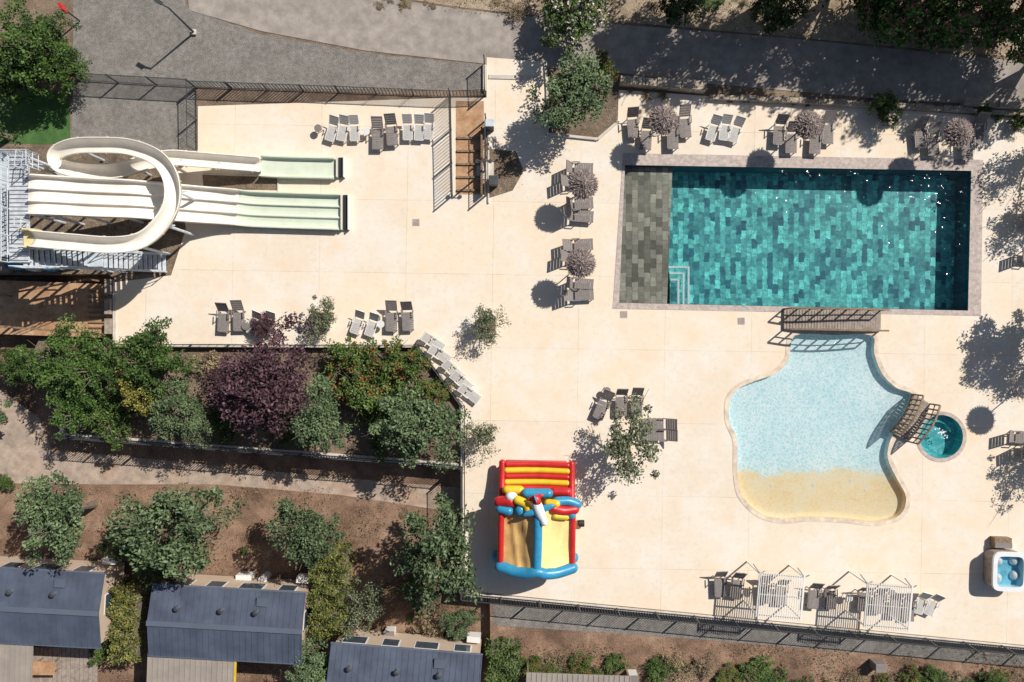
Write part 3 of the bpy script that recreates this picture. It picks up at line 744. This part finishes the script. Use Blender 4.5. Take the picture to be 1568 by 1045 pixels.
for sx in(-.5,.5):
    for sy in(-.3,.3): b.box((q[0]+sx,q[1]+sy,-.8),(.06,.06,.75),WOOD2)
b.obj('garden_table')
b=B(); q=G(375,885,-1)
b.box((q[0],q[1],-1.1),(.9,.5,.8),WHT); b.tube((q[0]+1.2,q[1],LOW),(q[0]+1.2,q[1],-.6),.25,.25,WHT,14); b.obj('gas_locker',bevel=.02)
for x,y in((15,862),(597,970),(968,1037),(1345,1020)):
    z0=LOW if x<750 else BANK
    b=B(); q=G(x,y,z0+.5); b.box((q[0],q[1],z0+.4),(.6,.45,.8),WHT if x!=1345 else GREYF); b.box((q[0],q[1],z0+.82),(.66,.5,.05),GREYF); b.obj('utility_box',bevel=.02)

# ------------------------------------------------------------ vegetation
def leaf_mesh(name,cent,size,col,up=.5,asp=.5,trunk=None):
    n=len(cent); nr=RNG.normal(size=(n,3)); nr[:,2]=np.abs(nr[:,2])+up; nr/=np.linalg.norm(nr,axis=1)[:,None]
    t=RNG.normal(size=(n,3)); t-= (t*nr).sum(1)[:,None]*nr; t/=np.linalg.norm(t,axis=1)[:,None]
    s=np.cross(nr,t); L=(size*RNG.uniform(.6,1.3,n))[:,None]; W=L*asp
    v=np.stack([cent-t*L/2,cent+s*W/2,cent+t*L/2,cent-s*W/2],1).reshape(-1,3)
    f=np.arange(4*n).reshape(n,4)
    tv=[];tf=[]
    if trunk: tv=trunk.v; tf=[tuple(i+4*n for i in q) for q in trunk.f]
    me=bpy.data.meshes.new(name)
    me.from_pydata(v.tolist()+[tuple(x) for x in tv],[],f.tolist()+tf)
    me.materials.append(LEAF); me.materials.append(BARK)
    me.polygons.foreach_set('material_index',[0]*n+[1]*len(tf))
    ca=me.color_attributes.new('Col','FLOAT_COLOR','POINT')
    c4=np.ones((4*n+len(tv),4),np.float32); c4[:4*n,:3]=np.repeat(col,4,axis=0)
    ca.data.foreach_set('color',c4.ravel()); me.update(); return me
def tree_mesh(name,R,h0,h1,ncl,npl,leaf,dark,light,clr=.4,flower=None,ff=0,fill=.45,seed=0,limbs=True,spiky=0):
    global RNG
    RNG=np.random.default_rng(seed+100)
    d=RNG.normal(size=(ncl,3)); d/=np.linalg.norm(d,axis=1)[:,None]; d[:,2]=np.abs(d[:,2])*1.0-.25*RNG.random(ncl)
    az=np.arctan2(d[:,1],d[:,0]); ph=RNG.uniform(0,6.28,4)
    lobe=1+.18*np.sin(2*az+ph[0])+.16*np.sin(3*az+ph[1])+.12*np.sin(5*az+ph[2])
    rad=(fill+(1-fill)*RNG.random(ncl)**.7)*lobe
    cz=h0+(h1-h0)*.4
    C=np.stack([d[:,0]*R*.86*rad,d[:,1]*R*.86*rad,cz+d[:,2]*(h1-cz)*.9*rad],1)
    cs=clr*RNG.uniform(.55,1.45,ncl)*R*.45
    cb=RNG.uniform(.0,1,ncl)
    idx=np.repeat(np.arange(ncl),npl)
    g=RNG.normal(size=(len(idx),3)); gl=np.linalg.norm(g,axis=1)[:,None]; g=g/gl*np.minimum(gl,2.2)**.8
    P=C[idx]+g*(cs[idx][:,None])*.5*np.array([1,1,.75+spiky])
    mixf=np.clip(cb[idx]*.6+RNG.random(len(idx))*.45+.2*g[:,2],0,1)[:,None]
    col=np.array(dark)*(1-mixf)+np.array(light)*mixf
    if flower is not None:
        top=(g[:,2]>.2)&(RNG.random(len(idx))<ff)&((cb[idx]>.45))
        col[top]=np.array(flower)*RNG.uniform(.7,1.2,(top.sum(),1))
    t=B()
    if limbs:
        rr=random.Random(seed); top=Vector((rr.uniform(-.1,.1)*R,rr.uniform(-.1,.1)*R,h0*.75+.15))
        t.tube((0,0,-.1),top,.075*R+.03,.05*R+.02,BARK,8)
        for k in rr.sample(range(ncl),min(16,ncl)):
            e=Vector(C[k]); m=top.lerp(e,.5)+Vector((rr.uniform(-.1,.1),rr.uniform(-.1,.1),rr.uniform(.0,.15)))*R
            t.tube(top,m,.035*R,.02*R,BARK,5,False); t.tube(m,e,.02*R,.006*R,BARK,5,False)
            for _ in range(2):
                e2=e+Vector((rr.uniform(-.3,.3),rr.uniform(-.3,.3),rr.uniform(0,.25)))*R; t.tube(m,e2,.012*R,.004*R,BARK,4,False)
    return leaf_mesh(name,P,leaf,col,trunk=t if limbs else None)
OD,OL=(.03,.052,.022),(.16,.215,.10)
TM={}
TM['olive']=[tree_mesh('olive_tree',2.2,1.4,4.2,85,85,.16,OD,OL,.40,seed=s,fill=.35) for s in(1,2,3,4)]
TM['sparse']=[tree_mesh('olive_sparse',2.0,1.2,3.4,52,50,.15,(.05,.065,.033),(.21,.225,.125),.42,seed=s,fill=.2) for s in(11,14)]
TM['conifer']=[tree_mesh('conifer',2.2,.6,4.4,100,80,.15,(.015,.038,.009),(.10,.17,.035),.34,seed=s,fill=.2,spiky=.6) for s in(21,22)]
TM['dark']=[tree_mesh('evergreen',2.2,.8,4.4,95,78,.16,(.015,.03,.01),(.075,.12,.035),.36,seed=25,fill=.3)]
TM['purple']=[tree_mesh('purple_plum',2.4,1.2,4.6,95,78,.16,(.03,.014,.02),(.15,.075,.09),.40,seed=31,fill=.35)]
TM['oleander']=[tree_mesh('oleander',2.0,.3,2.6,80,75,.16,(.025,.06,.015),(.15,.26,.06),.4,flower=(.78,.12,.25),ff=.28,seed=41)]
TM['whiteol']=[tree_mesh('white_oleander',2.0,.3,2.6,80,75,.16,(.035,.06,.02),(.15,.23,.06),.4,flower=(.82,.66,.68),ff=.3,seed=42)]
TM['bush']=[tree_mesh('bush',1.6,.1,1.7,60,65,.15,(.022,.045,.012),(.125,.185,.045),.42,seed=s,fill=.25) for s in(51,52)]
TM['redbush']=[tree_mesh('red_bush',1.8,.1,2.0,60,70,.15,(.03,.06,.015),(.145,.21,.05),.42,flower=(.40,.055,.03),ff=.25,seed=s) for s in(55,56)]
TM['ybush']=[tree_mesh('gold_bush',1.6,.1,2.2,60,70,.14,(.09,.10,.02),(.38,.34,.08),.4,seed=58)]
TM['dry']=[tree_mesh('dry_bush',1.4,.1,1.2,34,40,.13,(.12,.085,.05),(.36,.27,.16),.5,seed=s,fill=.1) for s in(59,60)]
NM={'olive':'olive_tree','sparse':'olive_tree','conifer':'conifer_shrub','dark':'evergreen_tree','purple':'purple_leaf_plum_tree','oleander':'pink_oleander','whiteol':'white_oleander','bush':'green_shrub','redbush':'photinia_shrub','ybush':'golden_shrub','dry':'dry_shrub'}
BR={'olive':2.2,'sparse':2.0,'conifer':2.2,'dark':2.2,'purple':2.4,'oleander':2,'whiteol':2,'bush':1.6,'redbush':1.8,'ybush':1.6,'dry':1.4}
BH={'olive':4.2,'sparse':3.4,'conifer':4.4,'dark':4.4,'purple':4.6,'oleander':2.6,'whiteol':2.6,'bush':1.7,'redbush':2.0,'ybush':2.2,'dry':1.2}
cnt={}
def tr(kind,px,py,rp,z0=0.,zs=1.):
    R=rp/S; sc=R/BR[kind]; hz=BH[kind]*sc*zs*.62+z0; R*=(1-hz/H); sc=R/BR[kind]
    hz=BH[kind]*sc*zs*.62+z0
    q=G(px,py,hz); i=cnt.get(kind,0); cnt[kind]=i+1
    put(NM[kind],TM[kind][i%len(TM[kind])],(q[0],q[1],z0),random.uniform(0,6.28),(sc*random.uniform(.9,1.1),sc*random.uniform(.9,1.1),sc*zs))
Bz=-.3
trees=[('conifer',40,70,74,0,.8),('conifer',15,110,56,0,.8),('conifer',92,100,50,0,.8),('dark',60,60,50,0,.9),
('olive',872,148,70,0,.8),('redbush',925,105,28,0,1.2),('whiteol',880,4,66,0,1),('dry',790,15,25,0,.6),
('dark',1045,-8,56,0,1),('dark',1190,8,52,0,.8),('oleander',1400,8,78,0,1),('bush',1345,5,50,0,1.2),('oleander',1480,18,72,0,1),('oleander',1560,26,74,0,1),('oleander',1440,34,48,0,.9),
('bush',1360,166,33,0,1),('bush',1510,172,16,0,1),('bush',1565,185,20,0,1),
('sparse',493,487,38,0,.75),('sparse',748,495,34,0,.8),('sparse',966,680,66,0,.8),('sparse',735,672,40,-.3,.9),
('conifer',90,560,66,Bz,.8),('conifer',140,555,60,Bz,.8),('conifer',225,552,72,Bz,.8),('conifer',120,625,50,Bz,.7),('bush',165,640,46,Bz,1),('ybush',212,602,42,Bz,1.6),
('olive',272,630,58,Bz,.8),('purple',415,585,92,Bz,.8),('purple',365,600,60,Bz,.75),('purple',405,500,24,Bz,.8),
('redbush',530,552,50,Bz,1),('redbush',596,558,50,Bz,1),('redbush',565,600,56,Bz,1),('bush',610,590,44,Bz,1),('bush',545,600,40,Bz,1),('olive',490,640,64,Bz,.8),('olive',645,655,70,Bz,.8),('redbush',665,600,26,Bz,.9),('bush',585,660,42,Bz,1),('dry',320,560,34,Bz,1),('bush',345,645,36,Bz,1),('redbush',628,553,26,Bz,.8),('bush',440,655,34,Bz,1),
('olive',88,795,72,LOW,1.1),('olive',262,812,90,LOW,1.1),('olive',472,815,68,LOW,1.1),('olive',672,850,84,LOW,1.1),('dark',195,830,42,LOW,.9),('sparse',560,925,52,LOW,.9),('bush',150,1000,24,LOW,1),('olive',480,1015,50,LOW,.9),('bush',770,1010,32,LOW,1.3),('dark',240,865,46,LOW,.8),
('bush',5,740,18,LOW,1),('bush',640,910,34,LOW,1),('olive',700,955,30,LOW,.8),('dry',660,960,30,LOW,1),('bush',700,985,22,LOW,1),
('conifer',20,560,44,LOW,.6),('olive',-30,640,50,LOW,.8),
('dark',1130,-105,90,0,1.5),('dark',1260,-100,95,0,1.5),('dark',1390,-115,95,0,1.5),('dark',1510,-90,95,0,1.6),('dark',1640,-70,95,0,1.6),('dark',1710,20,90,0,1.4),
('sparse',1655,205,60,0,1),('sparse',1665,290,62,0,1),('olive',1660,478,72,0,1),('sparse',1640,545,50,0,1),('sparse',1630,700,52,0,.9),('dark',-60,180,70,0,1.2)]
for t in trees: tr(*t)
rr=random.Random(12)
for i in range(64):
    x=800+rr.uniform(0,800); y=1003+ (x-730)*.045+abs(rr.gauss(0,20))
    tr(rr.choice(['bush','dry','redbush','dry','dry','bush']),x,y,rr.uniform(7,30),BANK,rr.uniform(.3,.8))
for x in range(960,1580,26):
    if rr.random()<.7: tr(rr.choice(['dry','bush','dry']),x+rr.uniform(-8,8),142+(x-960)*.055+rr.uniform(-4,4),rr.uniform(6,12),0,.5)
for i in range(30): tr(rr.choice(['dry','dry','bush','dry']),rr.uniform(560,1400),rr.uniform(-10,14),rr.uniform(5,14),-.05,.35)
for i in range(26): tr(rr.choice(['dry','dry','dry','bush']),rr.uniform(0,700),rr.uniform(770,960),rr.uniform(5,13),LOW,.3)

def hedge(name,px0,py0,px1,py1,z0,h,dark,light,seed):
    global RNG
    RNG=np.random.default_rng(seed)
    a=G(px0,py0,z0+h);c=G(px1,py1,z0+h); w,l=abs(c[0]-a[0]),abs(c[1]-a[1]); n=int(w*l*330+ (w+l)*h*200)
    u=RNG.uniform(-.5,.5,(n,3)); f=RNG.integers(0,3,n)
    u[f>=1,2]=.5-np.abs(RNG.normal(0,.03,(f>=1).sum())); k=f==0; s=RNG.integers(0,4,n)
    u[k&(s==0),0]=.5;u[k&(s==1),0]=-.5;u[k&(s==2),1]=.5;u[k&(s==3),1]=-.5
    P=u*np.array([w,l,h])+RNG.normal(0,.07,(n,3)); P[:,2]+=h/2+.12*np.sin(P[:,0]*3+P[:,1]*4)+.1*np.sin(P[:,1]*9); P[:,0]+=.1*np.sin(P[:,1]*5)
    m=np.clip(RNG.random(n)*.7+.3*np.sin(P[:,0]*5)*np.sin(P[:,1]*6)+.1,0,1)[:,None]
    col=np.array(dark)*(1-m)+np.array(light)*m
    t=B(); t.box((0,0,h*.45),(w*.85,l*.93,h*.8),BARK)
    me=leaf_mesh(name,P,.15,col,trunk=t)
    put(name,me,((a[0]+c[0])/2,(a[1]+c[1])/2,z0))
hedge('clipped_hedge',474,848,528,975,LOW,2.2,(.04,.06,.015),(.26,.26,.06),5)
hedge('clipped_hedge',168,905,208,1015,LOW,2.0,(.04,.06,.015),(.30,.28,.07),6)
hedge('clipped_hedge',748,990,795,1060,LOW,1.9,(.03,.055,.015),(.13,.19,.05),7)

def scatter(name,rects,dens,size,dark,light,seed,zf,hh=.05):
    global RNG
    RNG=np.random.default_rng(seed); Ps=[]
    for (x0,y0,x1,y1,z) in rects:
        a=G(x0,y0,z);c=G(x1,y1,z); n=int(abs((c[0]-a[0])*(c[1]-a[1]))*dens)
        xy=np.stack([RNG.uniform(a[0],c[0],n),RNG.uniform(c[1],a[1],n)],1)
        v=np.sin(xy[:,0]*1.3+2*np.sin(xy[:,1]*.9))+np.sin(xy[:,1]*1.7+xy[:,0]*.5)+RNG.normal(0,.7,n)
        xy=xy[v>.2]; Ps.append(np.column_stack([xy,z+RNG.uniform(.01,hh,len(xy))]))
    P=np.concatenate(Ps); m=RNG.random((len(P),1)); col=np.array(dark)*(1-m)+np.array(light)*m
    put(name,leaf_mesh(name,P,size,col,up=.2,asp=.3))
scatter('dry_grass',[(0,745,720,1045,LOW),(760,985,1568,1065,BANK)],60,.13,(.11,.075,.045),(.42,.30,.19),1,0,.12)
scatter('green_weeds',[(0,800,720,1045,LOW),(760,990,1568,1065,BANK)],36,.12,(.03,.05,.015),(.14,.17,.055),2,0,.14)
scatter('leaf_litter',[(95,535,690,690,Bz)],60,.12,(.07,.05,.03),(.32,.23,.15),3,0,.08)
scatter('verge_grass',[(560,-20,1300,22,-.05),(1000,0,1568,60,-.05)],45,.12,(.14,.10,.06),(.42,.33,.2),4,0,.1)
scatter('fallen_leaves',[(838,200,950,235,0),(748,240,850,310,0),(930,640,1010,720,0),(720,470,780,520,0)],9,.07,(.16,.10,.05),(.34,.24,.13),8,0,.02)
for x,y in((493,490),(748,497)):
    b=B(); q=G(x,y+2); b.box((0,0,.2),(1.0,1.0,.4),CONC); b.box((0,0,.39),(.86,.86,.05),MULCH); o=b.obj('square_planter',bevel=.02); o.location=(q[0],q[1],0)

# ------------------------------------------------------------ light, sky, camera
el=math.radians(42); az=math.atan2(.77,.64)
sv=Vector((math.sin(az)*math.cos(el),math.cos(az)*math.cos(el),math.sin(el)))
sun=bpy.data.lights.new('sun','SUN'); sun.energy=5.0; sun.angle=math.radians(.5); sun.color=(1,.965,.90)
so=bpy.data.objects.new('sun',sun); scene.collection.objects.link(so); so.rotation_euler=sv.to_track_quat('Z','Y').to_euler(); so.location=sv*60
w=bpy.data.worlds.new('World'); scene.world=w; w.use_nodes=True; nt=w.node_tree
sk=nt.nodes.new('ShaderNodeTexSky'); sk.sky_type='NISHITA'; sk.sun_disc=False; sk.sun_elevation=el; sk.sun_rotation=az
bg=nt.nodes['Background']; bg.inputs['Strength'].default_value=.06; nt.links.new(sk.outputs[0],bg.inputs[0])
cam=bpy.data.cameras.new('camera'); cam.lens=24; cam.sensor_width=36; cam.clip_end=2000
co=bpy.data.objects.new('camera',cam); scene.collection.objects.link(co); co.location=(0,0,H); scene.camera=co
scene.view_settings.view_transform='Standard'; scene.view_settings.look='None'; scene.view_settings.exposure=0
